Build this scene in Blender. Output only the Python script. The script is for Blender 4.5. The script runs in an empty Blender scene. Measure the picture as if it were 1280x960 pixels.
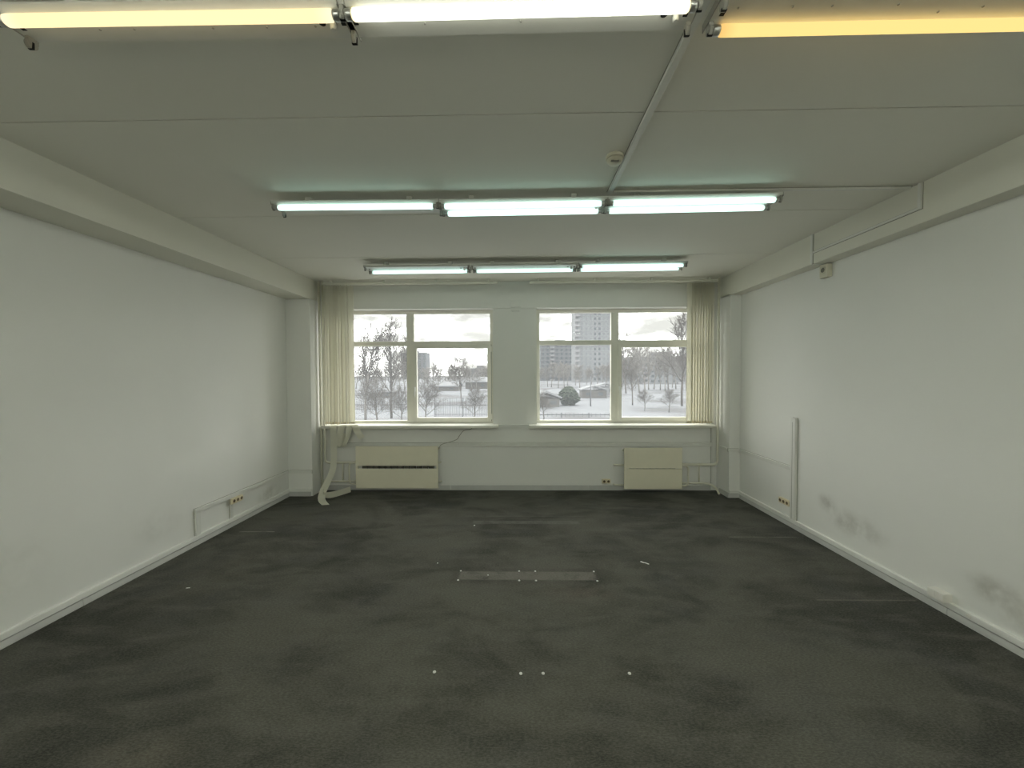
import bpy, bmesh, math, random
from mathutils import Vector, Matrix, Quaternion

# ------------------------------------------------------------------ camera, world, exposure
scene = bpy.context.scene
COL = scene.collection
PI = math.pi
EYE = 1.675
cam_d = bpy.data.cameras.new('camera'); cam = bpy.data.objects.new('camera', cam_d); COL.objects.link(cam)
cam_d.sensor_fit = 'HORIZONTAL'; cam_d.sensor_width = 36.0; cam_d.lens = 36.0 * 482.0 / 1280.0
cam_d.clip_start = 0.05; cam_d.clip_end = 3000
def camera_matrix(yaw, pitch, roll):
    cy, sy, cp, sp = math.cos(yaw), math.sin(yaw), math.cos(pitch), math.sin(pitch)
    fwd = Vector((sy*cp, cy*cp, -sp)); right = Vector((cy, -sy, 0)); down = fwd.cross(right)
    r = math.cos(roll)*right + math.sin(roll)*down
    d = -math.sin(roll)*right + math.cos(roll)*down
    m = Matrix((r, -d, -fwd)).transposed()
    return m
cam.matrix_world = Matrix.Translation((0, 0, EYE)) @ camera_matrix(-0.0185, 0.0246, 0.0044).to_4x4()
scene.camera = cam
scene.view_settings.view_transform = 'Standard'
scene.view_settings.look = 'None'
scene.view_settings.exposure = 0.0
scene.view_settings.gamma = 1.0
scene.view_settings.use_curve_mapping = False
SKY = 9.2           # overcast sky
T1, T2, T3, T0, TM = 3.4, 2.4, 1.9, 25.0, 25.0   # tube strengths: nearest row, middle row, window row, added fill rows behind the camera

w = bpy.data.worlds.new('overcast_sky'); scene.world = w; w.use_nodes = True
nt = w.node_tree; nt.nodes.clear()
wo = nt.nodes.new('ShaderNodeOutputWorld'); bg = nt.nodes.new('ShaderNodeBackground')
tc = nt.nodes.new('ShaderNodeTexCoord'); mp = nt.nodes.new('ShaderNodeMapping')
mp.inputs['Scale'].default_value = (1.0, 1.0, 3.2)
nz = nt.nodes.new('ShaderNodeTexNoise'); nz.inputs['Scale'].default_value = 8.0; nz.inputs['Detail'].default_value = 7; nz.inputs['Roughness'].default_value = 0.55
cr = nt.nodes.new('ShaderNodeValToRGB')
cr.color_ramp.elements[0].position = 0.40; cr.color_ramp.elements[0].color = (0.087, 0.086, 0.079, 1)
cr.color_ramp.elements[1].position = 0.60; cr.color_ramp.elements[1].color = (1.0, 0.99, 0.94, 1)
_e = cr.color_ramp.elements.new(0.475); _e.color = (0.121, 0.120, 0.113, 1)
nt.links.new(tc.outputs['Generated'], mp.inputs['Vector']); nt.links.new(mp.outputs[0], nz.inputs['Vector'])
nt.links.new(nz.outputs['Fac'], cr.inputs['Fac']); nt.links.new(cr.outputs[0], bg.inputs['Color'])
bg.inputs['Strength'].default_value = SKY
nt.links.new(bg.outputs[0], wo.inputs['Surface'])

# ------------------------------------------------------------------ room dimensions (metres)
H = 3.005                      # ceiling
XL, XR = -3.206, 2.968         # side walls
BL, BR = -2.872, 2.823         # inner faces of the beams / corner columns
DL, DR = 5.262, 5.220          # fronts of the corner columns
YB = 5.55                      # window wall, inner face
YF = -3.60                     # wall behind the camera
HB = 2.723                     # underside of the beams
WY = 5.70                      # room side of window frames

# ------------------------------------------------------------------ materials
def new_mat(name):
    m = bpy.data.materials.new(name); m.use_nodes = True
    n = m.node_tree; b = n.nodes['Principled BSDF']
    return m, n, b
def N(n, kind, **kw):
    x = n.nodes.new(kind)
    for k, v in kw.items():
        if k in x.inputs: x.inputs[k].default_value = v
        else: setattr(x, k, v)
    return x
def M(n, op, a, b=None, c=None):
    x = n.nodes.new('ShaderNodeMath'); x.operation = op
    for i, v in enumerate((a, b, c)):
        if v is None: continue
        if isinstance(v, (int, float)): x.inputs[i].default_value = v
        else: n.links.new(v, x.inputs[i])
    return x.outputs[0]
def mixc(n, fac, a, b):
    x = n.nodes.new('ShaderNodeMix'); x.data_type = 'RGBA'
    for s, v in ((0, fac), (6, a), (7, b)):
        if isinstance(v, (int, float)): x.inputs[s].default_value = v
        elif isinstance(v, tuple): x.inputs[s].default_value = (*v, 1) if len(v) == 3 else v
        else: n.links.new(v, x.inputs[s])
    return x.outputs[2]
def smooth(n, v, a, b):        # smoothstep from 0 at a to 1 at b (a<b), falling when a>b
    x = n.nodes.new('ShaderNodeMapRange'); x.interpolation_type = 'SMOOTHSTEP'
    lo, hi = min(a, b), max(a, b)
    x.inputs['From Min'].default_value = lo; x.inputs['From Max'].default_value = hi
    x.inputs['To Min'].default_value = 0 if a < b else 1; x.inputs['To Max'].default_value = 1 if a < b else 0
    n.links.new(v, x.inputs['Value'])
    return x.outputs[0]
def noise(n, vec, scale, detail=4, rough=0.55, dist=0):
    x = N(n, 'ShaderNodeTexNoise', Scale=scale, Detail=detail, Roughness=rough, Distortion=dist)
    n.links.new(vec, x.inputs['Vector'])
    return x.outputs['Fac']
def mapping(n, vec, scale):
    x = n.nodes.new('ShaderNodeMapping'); x.inputs['Scale'].default_value = scale
    n.links.new(vec, x.inputs['Vector']); return x.outputs[0]
def bump(n, b, height, strength, dist=0.002):
    x = N(n, 'ShaderNodeBump', Strength=strength, Distance=dist)
    n.links.new(height, x.inputs['Height']); n.links.new(x.outputs[0], b.inputs['Normal'])
def rect(n, sep, cx, cy, hx, hy, soft, ax=(0, 1)):
    dx = M(n, 'ABSOLUTE', M(n, 'SUBTRACT', sep.outputs[ax[0]], cx))
    dy = M(n, 'ABSOLUTE', M(n, 'SUBTRACT', sep.outputs[ax[1]], cy))
    return M(n, 'MULTIPLY', smooth(n, dx, hx+soft, hx-soft), smooth(n, dy, hy+soft*0.6, hy-soft*0.6))
def blob(n, sep, c, r, ax):
    dx = M(n, 'DIVIDE', M(n, 'SUBTRACT', sep.outputs[ax[0]], c[0]), r[0])
    dy = M(n, 'DIVIDE', M(n, 'SUBTRACT', sep.outputs[ax[1]], c[1]), r[1])
    d = M(n, 'SQRT', M(n, 'ADD', M(n, 'MULTIPLY', dx, dx), M(n, 'MULTIPLY', dy, dy)))
    return smooth(n, d, 1.0, 0.1)

def simple(name, col, rough=0.6, metallic=0.0, var=0.06, scale=6.0, spec=0.4):
    m, n, b = new_mat(name)
    tc = N(n, 'ShaderNodeTexCoord')
    f = noise(n, tc.outputs['Object'], scale)
    d = tuple(c*(1-var) for c in col); l = tuple(min(1, c*(1+var)) for c in col)
    n.links.new(mixc(n, f, d, l), b.inputs['Base Color'])
    b.inputs['Roughness'].default_value = rough; b.inputs['Metallic'].default_value = metallic
    b.inputs['Specular IOR Level'].default_value = spec
    return m

def wall_mat(name, col, stains=()):
    m, n, b = new_mat(name)
    tc = N(n, 'ShaderNodeTexCoord'); sep = N(n, 'ShaderNodeSeparateXYZ'); n.links.new(tc.outputs['Object'], sep.inputs[0])
    f = noise(n, tc.outputs['Object'], 1.1, 5)
    c = mixc(n, f, tuple(x*0.965 for x in col), tuple(x*1.03 for x in col))
    wob = noise(n, tc.outputs['Object'], 7.0, 5, 0.6)
    for cen, rad, ax, amt, sc in stains:
        msk = M(n, 'MULTIPLY', M(n, 'MULTIPLY', blob(n, sep, cen, rad, ax), smooth(n, wob, 0.25, 0.80)), amt)
        c = mixc(n, msk, c, sc)
    n.links.new(c, b.inputs['Base Color'])
    b.inputs['Roughness'].default_value = 0.75; b.inputs['Specular IOR Level'].default_value = 0.25
    g = noise(n, mapping(n, tc.outputs['Object'], (1, 1, 0.45)), 190, 3, 0.7)
    bump(n, b, g, 0.16, 0.002)
    return m

WALL = (0.865, 0.865, 0.825)
MAT = {}
MAT['wall'] = wall_mat('wallpaper_paint', WALL)
DIRT = (0.33, 0.31, 0.25)
MAT['wall_r'] = wall_mat('wallpaper_paint_right', WALL, [((3.45, 0.32), (0.42, 0.16), (1, 2), 0.55, DIRT), ((3.75, 0.42), (0.16, 0.12), (1, 2), 0.55, DIRT),
        ((2.42, 0.30), (0.24, 0.14), (1, 2), 0.6, DIRT), ((2.25, 0.20), (0.25, 0.12), (1, 2), 0.5, DIRT)])
MAT['wall_l'] = wall_mat('wallpaper_paint_left', WALL, [((4.85, 0.16), (0.30, 0.14), (1, 2), 0.7, DIRT), ((3.35, 0.35), (0.3, 0.2), (1, 2), 0.18, DIRT), ((2.3, 0.45), (0.35, 0.3), (1, 2), 0.15, DIRT)])
MAT['ceiling'] = wall_mat('ceiling_paint', (0.84, 0.83, 0.75))
MAT['beam'] = wall_mat('beam_paint', (0.80, 0.79, 0.70))
MAT['joint'] = simple('ceiling_joint_filler', (0.30, 0.29, 0.25), 0.9)
MAT['pvc'] = simple('window_pvc', (0.84, 0.825, 0.735), 0.35)
MAT['gasket'] = simple('window_gasket_grey', (0.10, 0.10, 0.095), 0.6)
MAT['sill'] = simple('sill_board', (0.84, 0.83, 0.75), 0.4)
MAT['duct'] = simple('trunking_plastic', (0.80, 0.80, 0.755), 0.45)
MAT['skirt'] = simple('skirting_plastic_grey', (0.60, 0.60, 0.58), 0.45, var=0.1)
MAT['skirt_l'] = simple('skirting_plastic_white', (0.86, 0.86, 0.82), 0.45)
MAT['tray'] = simple('lamp_tray_enamel', (0.80, 0.795, 0.74), 0.4)
MAT['holder'] = simple('lampholder_plastic', (0.42, 0.41, 0.37), 0.5)
MAT['black'] = simple('black_slot', (0.012, 0.012, 0.011), 0.7)
MAT['metal'] = simple('tube_cap_metal', (0.6, 0.6, 0.58), 0.35, 0.9)
MAT['starter'] = simple('starter_white', (0.78, 0.78, 0.74), 0.4)
MAT['cream'] = simple('radiator_cover_board', (0.84, 0.80, 0.64), 0.5, var=0.05)
MAT['edge_shade'] = simple('duct_edge_shade', (0.34, 0.33, 0.28), 0.8)  # dark tone for the shadow lines painted around the trunking
MAT['iron'] = simple('radiator_iron', (0.11, 0.105, 0.09), 0.6)
MAT['pipe'] = simple('pipe_paint', (0.80, 0.78, 0.66), 0.4)
MAT['socket'] = simple('socket_cream', (0.80, 0.72, 0.52), 0.4)
MAT['socket_w'] = simple('socket_white', (0.88, 0.86, 0.80), 0.4)
MAT['socket_hole'] = simple('socket_brown', (0.16, 0.115, 0.06), 0.6)
MAT['detector'] = simple('detector_ivory', (0.72, 0.69, 0.56), 0.45)
MAT['detector_d'] = simple('detector_grille', (0.22, 0.21, 0.17), 0.6)
MAT['cord'] = simple('cable_grey', (0.30, 0.28, 0.23), 0.6)
MAT['plug'] = simple('floor_plug_white', (0.80, 0.80, 0.77), 0.6)
MAT['paper'] = simple('paper_white', (0.85, 0.85, 0.83), 0.8)

def fabric(name, col, tr):
    m, n, b = new_mat(name)
    tc = N(n, 'ShaderNodeTexCoord')
    f = noise(n, mapping(n, tc.outputs['Object'], (60, 60, 6)), 5, 3)
    c = mixc(n, f, tuple(x*0.93 for x in col), tuple(min(1, x*1.05) for x in col))
    d = n.nodes.new('ShaderNodeBsdfDiffuse'); t = n.nodes.new('ShaderNodeBsdfTranslucent'); mx = n.nodes.new('ShaderNodeMixShader')
    n.links.new(c, d.inputs[0]); n.links.new(c, t.inputs[0]); mx.inputs[0].default_value = tr
    n.links.new(d.outputs[0], mx.inputs[1]); n.links.new(t.outputs[0], mx.inputs[2])
    n.links.new(mx.outputs[0], n.nodes['Material Output'].inputs['Surface'])
    return m
MAT['slat'] = fabric('blind_fabric_cream', (0.90, 0.885, 0.80), 0.50)
MAT['strip'] = fabric('blind_strip_ivory', (0.88, 0.87, 0.77), 0.4)

def glass():
    m, n, b = new_mat('dusty_window_glass')
    tc = N(n, 'ShaderNodeTexCoord')
    f = noise(n, tc.outputs['Object'], 2.2, 5, 0.6)
    t = n.nodes.new('ShaderNodeBsdfTransparent'); s = n.nodes.new('ShaderNodeBsdfTranslucent'); g = n.nodes.new('ShaderNodeBsdfGlossy')
    t.inputs[0].default_value = (0.985, 0.995, 0.995, 1); s.inputs[0].default_value = (0.90, 0.94, 1.0, 1)
    g.inputs['Roughness'].default_value = 0.03
    mr = N(n, 'ShaderNodeMapRange'); mr.inputs['To Min'].default_value = 0.035; mr.inputs['To Max'].default_value = 0.055
    n.links.new(f, mr.inputs['Value'])
    a = n.nodes.new('ShaderNodeMixShader'); c = n.nodes.new('ShaderNodeMixShader'); c.inputs[0].default_value = 0.002
    n.links.new(mr.outputs[0], a.inputs[0]); n.links.new(t.outputs[0], a.inputs[1]); n.links.new(s.outputs[0], a.inputs[2])
    n.links.new(a.outputs[0], c.inputs[1]); n.links.new(g.outputs[0], c.inputs[2])
    n.links.new(c.outputs[0], n.nodes['Material Output'].inputs['Surface'])
    return m
MAT['glass'] = glass()

def emit(name, col, st, end=None):
    m, n, b = new_mat(name)
    e = n.nodes.new('ShaderNodeEmission'); e.inputs['Strength'].default_value = st; e.inputs[0].default_value = (*col, 1)
    if end is not None:      # discoloured ends of an old tube
        tc = N(n, 'ShaderNodeTexCoord'); sep = N(n, 'ShaderNodeSeparateXYZ'); n.links.new(tc.outputs['Object'], sep.inputs[0])
        k = smooth(n, M(n, 'ABSOLUTE', sep.outputs[0]), 0.50, 0.585)
        n.links.new(mixc(n, k, col, end), e.inputs[0])
    n.links.new(e.outputs[0], n.nodes['Material Output'].inputs['Surface'])
    return m
MAT['cool'] = emit('tube_cool_white', (0.66, 1.0, 0.90), T2, (0.42, 0.60, 0.54))
MAT['fill_near'] = emit('tube_fill_near', (0.97, 1.0, 0.88), T0, (0.5, 0.6, 0.5))  # bright tubes of the nearer added fill row
MAT['fill_rear'] = emit('tube_fill_rear', (0.97, 1.0, 0.88), TM, (0.5, 0.6, 0.5))  # bright tubes of the rearmost added fill row
MAT['cool_old'] = emit('tube_cool_white_aged', (0.66, 1.0, 0.92), T3, (0.42, 0.60, 0.54))
MAT['white'] = emit('tube_white', (0.98, 1.0, 0.84), T1, (0.5, 0.42, 0.2))
MAT['warm'] = emit('tube_warm_yellow', (1.0, 0.79, 0.42), 1.35, (0.95, 0.85, 0.55))
MAT['amber'] = emit('tube_amber', (1.0, 0.70, 0.25), 1.2, (0.8, 0.5, 0.16))

def carpet():
    m, n, b = new_mat('worn_dark_carpet')
    tc = N(n, 'ShaderNodeTexCoord'); P = tc.outputs['Object']
    sep = N(n, 'ShaderNodeSeparateXYZ'); n.links.new(P, sep.inputs[0])
    big = noise(n, mapping(n, P, (0.8, 1.1, 1)), 1.25, 6, 0.62, 0.6)
    mid = noise(n, mapping(n, P, (0.55, 1.6, 1)), 4.0, 6, 0.65, 0.4)
    fine = noise(n, mapping(n, P, (0.4, 1, 1)), 150, 3, 0.75)
    c = mixc(n, smooth(n, big, 0.38, 0.62), (0.040, 0.041, 0.034), (0.108, 0.106, 0.089))
    c = mixc(n, M(n, 'MULTIPLY', smooth(n, mid, 0.44, 0.68), 0.60), c, (0.135, 0.132, 0.113))
    hue = noise(n, P, 2.3, 3)
    c = mixc(n, M(n, 'MULTIPLY', smooth(n, hue, 0.45, 0.7), 0.3), c, (0.077, 0.080, 0.086))
    lit_middle = M(n, 'MULTIPLY', blob(n, sep, (0.1, 2.75), (3.2, 2.35), (0, 1)), smooth(n, noise(n, mapping(n, P, (0.7, 1.3, 1)), 1.9, 6, 0.65, 0.5), 0.30, 0.66))  # paler mid-floor patches: light falloff towards the window wall painted into the carpet
    c = mixc(n, M(n, 'MULTIPLY', lit_middle, 0.70), c, (0.150, 0.147, 0.122))
    wob = smooth(n, noise(n, P, 9, 5, 0.7), 0.25, 0.6)
    def lay(c, msk, amt, col): return mixc(n, M(n, 'MULTIPLY', M(n, 'MULTIPLY', msk, wob), amt), c, col)
    c = lay(c, rect(n, sep, 0.06, 3.172, 0.565, 0.066, 0.02), 1.0, (0.270, 0.245, 0.222))   # pale strip where a desk bar lay
    c = lay(c, rect(n, sep, 0.06, 3.172, 0.63, 0.12, 0.03), 0.25, (0.041, 0.041, 0.036))
    c = lay(c, rect(n, sep, 0.07, 4.33, 0.60, 0.045, 0.02), 0.8, (0.179, 0.172, 0.159))
    c = lay(c, rect(n, sep, 0.07, 4.52, 0.72, 0.012, 0.012), 0.4, (0.179, 0.172, 0.159))
    c = lay(c, rect(n, sep, -2.82, 4.05, 0.19, 0.010, 0.012), 0.8, (0.276, 0.262, 0.235))
    c = lay(c, rect(n, sep, 2.50, 3.955, 0.36, 0.008, 0.010), 0.7, (0.276, 0.262, 0.235))
    c = lay(c, rect(n, sep, 2.55, 2.85, 0.36, 0.007, 0.009), 0.6, (0.235, 0.214, 0.179))
    c = lay(c, blob(n, sep, (0.45, 2.90), (0.42, 0.16), (0, 1)), 0.5, (0.172, 0.145, 0.121))
    c = lay(c, blob(n, sep, (-1.70, 1.62), (0.36, 0.16), (0, 1)), 0.6, (0.186, 0.168, 0.135))
    c = lay(c, blob(n, sep, (2.0, 3.4), (0.5, 0.5), (0, 1)), 0.45, (0.145, 0.138, 0.117))
    c = lay(c, blob(n, sep, (-2.55, 3.15), (0.5, 0.7), (0, 1)), 0.4, (0.159, 0.149, 0.121))
    c = mixc(n, M(n, 'MULTIPLY', smooth(n, fine, 0.35, 0.68), 0.9), mixc(n, 0.30, c, (0.010, 0.010, 0.008)), mixc(n, 0.22, c, (0.24, 0.235, 0.20)))
    n.links.new(c, b.inputs['Base Color']); b.inputs['Roughness'].default_value = 0.97
    b.inputs['Specular IOR Level'].default_value = 0.08
    try: b.inputs['Sheen Weight'].default_value = 0.05
    except KeyError: pass
    bump(n, b, fine, 0.5, 0.003)
    return m
MAT['carpet'] = carpet()

def two_tone(name, a, b2, scale, lo=0.4, hi=0.6, rough=0.9):
    m, n, b = new_mat(name)
    tc = N(n, 'ShaderNodeTexCoord'); f = noise(n, tc.outputs['Object'], scale, 6, 0.6)
    n.links.new(mixc(n, smooth(n, f, lo, hi), a, b2), b.inputs['Base Color']); b.inputs['Roughness'].default_value = rough
    b.inputs['Specular IOR Level'].default_value = 0.1
    return m
MAT['snow'] = two_tone('trodden_snow', (0.164, 0.172, 0.185), (0.087, 0.087, 0.091), 0.06, 0.45, 0.62)
MAT['roofsnow'] = simple('roof_snow', (0.195, 0.202, 0.211), 0.9)
MAT['bark'] = simple('bark_grey_brown', (0.079, 0.071, 0.062), 0.9)
MAT['bark2'] = simple('bark_pale', (0.158, 0.150, 0.138), 0.9)
MAT['needle'] = two_tone('spruce_needles', (0.024, 0.035, 0.026), (0.055, 0.067, 0.048), 2.5)
MAT['panel_w'] = simple('facade_panel_pale', (0.167, 0.176, 0.184), 0.8, scale=0.2)
MAT['panel_g'] = simple('facade_panel_grey', (0.119, 0.127, 0.137), 0.8, scale=0.2)
MAT['panel_d'] = simple('facade_panel_slate', (0.106, 0.114, 0.123), 0.8, scale=0.2)
MAT['pane_far'] = simple('far_window_glass', (0.070, 0.080, 0.088), 0.7)
MAT['pane_pale'] = simple('far_window_curtained', (0.131, 0.141, 0.149), 0.7)
MAT['balcony'] = simple('balcony_white', (0.219, 0.219, 0.229), 0.7)
MAT['shed'] = simple('shed_wall', (0.094, 0.091, 0.087), 0.8)
MAT['fence'] = simple('fence_steel_grey', (0.087, 0.091, 0.100), 0.6)
MAT['concrete'] = simple('concrete_slab', (0.5, 0.5, 0.5), 0.9)

# ------------------------------------------------------------------ mesh helpers
class MB:
    def __init__(s): s.v = []; s.f = []; s.sm = []
    def add(s, vs, fs, smooth=False):
        o = len(s.v); s.v += [tuple(v) for v in vs]; s.f += [tuple(i+o for i in f) for f in fs]; s.sm += [smooth]*len(fs)
        return s
    def box(s, x0, x1, y0, y1, z0, z1, bev=0.0, mat=None):
        if bev <= 0:
            vs = [(x, y, z) for x in (x0, x1) for y in (y0, y1) for z in (z0, z1)]
            fs = [(0, 1, 3, 2), (4, 6, 7, 5), (0, 4, 5, 1), (2, 3, 7, 6), (0, 2, 6, 4), (1, 5, 7, 3)]
        else:
            bm = bmesh.new(); bmesh.ops.create_cube(bm, size=1.0)
            for v in bm.verts: v.co = Vector(((x0+x1)/2+v.co.x*(x1-x0), (y0+y1)/2+v.co.y*(y1-y0), (z0+z1)/2+v.co.z*(z1-z0)))
            bmesh.ops.bevel(bm, geom=bm.edges[:], offset=bev, segments=2, affect='EDGES', profile=0.6)
            bm.verts.index_update(); vs = [v.co.copy() for v in bm.verts]; fs = [tuple(v.index for v in f.verts) for f in bm.faces]; bm.free()
        if mat is not None: vs = [mat @ Vector(v) for v in vs]
        return s.add(vs, fs)
    def prism(s, prof, axis, a, b):            # closed 2-D profile extruded along an axis
        k = len(prof); vs = []
        for t in (a, b):
            for p in prof:
                vs.append({'x': (t, p[0], p[1]), 'y': (p[0], t, p[1]), 'z': (p[0], p[1], t)}[axis])
        fs = [(i, (i+1) % k, k+(i+1) % k, k+i) for i in range(k)] + [tuple(range(k))[::-1], tuple(range(k, 2*k))]
        return s.add(vs, fs)
    def lathe(s, prof, centre, axis, seg=20, smooth=True):   # prof: (radius, height along axis)
        axis = Vector(axis).normalized(); q = Vector((0, 0, 1)).rotation_difference(axis); c = Vector(centre)
        vs = []; fs = []
        for r, h in prof:
            for i in range(seg):
                a = 2*PI*i/seg; vs.append(c + q @ Vector((r*math.cos(a), r*math.sin(a), h)))
        for j in range(len(prof)-1):
            for i in range(seg):
                fs.append((j*seg+i, j*seg+(i+1) % seg, (j+1)*seg+(i+1) % seg, (j+1)*seg+i))
        s.add(vs, fs, smooth)
        o = len(s.v)-len(vs)
        s.f += [tuple(o+i for i in range(seg))[::-1], tuple(o+(len(prof)-1)*seg+i for i in range(seg))]; s.sm += [False, False]
        return s
    def tube(s, pts, r, seg=8, smooth=True):
        pts = [Vector(p) for p in pts]; n = len(pts)
        rs = r if isinstance(r, (list, tuple)) else [r]*n
        t = (pts[1]-pts[0]).normalized(); u = t.orthogonal().normalized(); vs = []; fs = []
        for i, p in enumerate(pts):
            t2 = ((pts[min(i+1, n-1)]-pts[max(i-1, 0)])).normalized()
            u = (t.rotation_difference(t2) @ u).normalized(); t = t2; v = t.cross(u)
            for k in range(seg):
                a = 2*PI*k/seg; vs.append(p + rs[i]*(math.cos(a)*u+math.sin(a)*v))
        for i in range(n-1):
            for k in range(seg):
                fs.append((i*seg+k, i*seg+(k+1) % seg, (i+1)*seg+(k+1) % seg, (i+1)*seg+k))
        s.add(vs, fs, smooth)
        o = len(s.v)-len(vs)
        s.f += [tuple(o+k for k in range(seg))[::-1], tuple(o+(n-1)*seg+k for k in range(seg))]; s.sm += [False, False]
        return s
    def ribbon(s, pts, wid, th=0.0016):        # pts: centre points, wid: half-width vectors
        vs = []; fs = []; n = len(pts)
        for i in range(n):
            p = Vector(pts[i]); wv = Vector(wid[i]); t = (Vector(pts[min(i+1, n-1)])-Vector(pts[max(i-1, 0)])).normalized()
            nn = t.cross(wv.normalized()).normalized()*th/2
            vs += [p-wv-nn, p+wv-nn, p+wv+nn, p-wv+nn]
        for i in range(n-1):
            for k in range(4): fs.append((i*4+k, i*4+(k+1) % 4, i*4+4+(k+1) % 4, i*4+4+k))
        fs += [(3, 2, 1, 0), tuple((n-1)*4+k for k in range(4))]
        return s.add(vs, fs, False)
    def mesh(s, name):
        me = bpy.data.meshes.new(name); me.from_pydata(s.v, [], s.f); me.update()
        me.polygons.foreach_set('use_smooth', s.sm)
        bm = bmesh.new(); bm.from_mesh(me); bmesh.ops.recalc_face_normals(bm, faces=bm.faces[:]); bm.to_mesh(me); bm.free()
        return me
    def build(s, name, mat, parent=None, loc=None):
        me = s.mesh(name); me.materials.append(MAT[mat])
        return link(name, me, parent, loc)
def link(name, me, parent=None, loc=None, rz=None):
    o = bpy.data.objects.new(name, me); COL.objects.link(o)
    if parent is not None: o.parent = parent
    if loc is not None: o.location = loc
    if rz is not None: o.rotation_euler = (0, 0, rz)
    return o
def tag(o, label, cat, group=None, kind=None):
    o['label'] = label; o['category'] = cat
    if group: o['group'] = group
    if kind: o['kind'] = kind
    return o
def empty(name, loc, label, cat, group=None, kind=None, rz=0):
    o = bpy.data.objects.new(name, None); COL.objects.link(o); o.location = loc; o.rotation_euler = (0, 0, rz); o.empty_display_size = 0.1
    return tag(o, label, cat, group, kind)
def copy_tree(o, parent=None):
    c = o.copy(); COL.objects.link(c); c.parent = parent
    for ch in list(o.children): copy_tree(ch, c)
    return c
def fillet(pts, r, k=5):
    pts = [Vector(p) for p in pts]; out = [pts[0]]
    for i in range(1, len(pts)-1):
        a, b, c = pts[i-1], pts[i], pts[i+1]
        d = min(r, (a-b).length*0.49, (c-b).length*0.49)
        p0 = b+(a-b).normalized()*d; p1 = b+(c-b).normalized()*d
        for j in range(k+1):
            t = j/k; out.append((1-t)**2*p0+2*t*(1-t)*b+t*t*p1)
    out.append(pts[-1]); return out
def spline(pts, k=6):
    P = [Vector(p) for p in pts]; P = [2*P[0]-P[1]]+P+[2*P[-1]-P[-2]]; out = []
    for i in range(1, len(P)-2):
        for j in range(k):
            t = j/k; a, b, c, d = P[i-1:i+3]
            out.append(0.5*((2*b)+(c-a)*t+(2*a-5*b+4*c-d)*t*t+(3*b-a-3*c+d)*t**3))
    out.append(P[-2]); return out

# ------------------------------------------------------------------ the room shell
T = 0.3
tag(MB().box(XL-T, XR+T, YF-T, YB+0.1, -0.25, 0).build('floor', 'carpet'), 'worn dark grey carpet covering the whole floor', 'floor', kind='structure')
ceil = tag(MB().box(XL-T, XR+T, YF-T, YB+0.45, H+0.012, H+0.25).build('ceiling', 'joint'), 'grey painted ceiling of wide slabs with thin joints', 'ceiling', kind='structure')
seams = [YF-T, -2.85, -1.64, -0.43, 0.79, 2.005, 3.22, 4.36, YB+0.45]
for a, b in zip(seams[:-1], seams[1:]):
    MB().box(BL-0.05, BR+0.05, a+0.003, b-0.003, H, H+0.02, 0.002).build('ceiling_slab', 'ceiling', ceil)
tag(MB().box(XL-T, XL, YF-T, YB+0.1, -0.2, H+0.2).build('wall_left', 'wall_l'), 'white papered wall on the left, lit evenly', 'wall', kind='structure')
tag(MB().box(XR, XR+T, YF-T, YB+0.1, -0.2, H+0.2).build('wall_right', 'wall_r'), 'white papered wall on the right with dirt smudges', 'wall', kind='structure')
tag(MB().box(XL-T, XR+T, YF-T, YF, -0.2, H+0.2).build('wall_front', 'wall'), 'white plain wall opposite the windows', 'wall', kind='structure')
tag(MB().box(XL-0.01, BL, YF, YB+0.02, HB, H+0.02, 0.004).build('beam_left', 'beam'), 'wide white boxed beam above the left wall', 'beam', kind='structure')
tag(MB().box(BR, XR+0.01, YF, YB+0.02, HB, H+0.02, 0.004).build('beam_right', 'beam'), 'narrow white boxed beam above the right wall', 'beam', kind='structure')
tag(MB().box(XL-0.01, BL, DL, YB+0.02, -0.01, HB+0.02, 0.004).build('column_left', 'wall'), 'white corner column left of the windows', 'column', kind='structure')
tag(MB().box(BR, XR+0.01, DR, YB+0.02, -0.01, HB+0.02, 0.004).build('column_right', 'wall'), 'narrow white corner column right of the windows', 'column', kind='structure')
# window wall
W1 = (-2.80, -0.378); W2 = (0.252, 2.675); ZS, ZT = 0.955, 2.628
wb = MB()
Y2 = YB+0.42
wb.box(XL-T, XR+T, YB, Y2, -0.3, ZS)                 # parapet
wb.box(XL-T, XR+T, YB, Y2, ZT, H+0.25)               # lintel
wb.box(XL-T, W1[0], YB, Y2, ZS, ZT); wb.box(W2[1], XR+T, YB, Y2, ZS, ZT)
wb.box(W1[1], W2[0], YB+0.022, Y2, ZS-0.01, ZT+0.01) # pier set back a little
tag(wb.build('wall_back', 'wall'), 'white window wall between the corner columns', 'wall', kind='structure')

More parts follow.
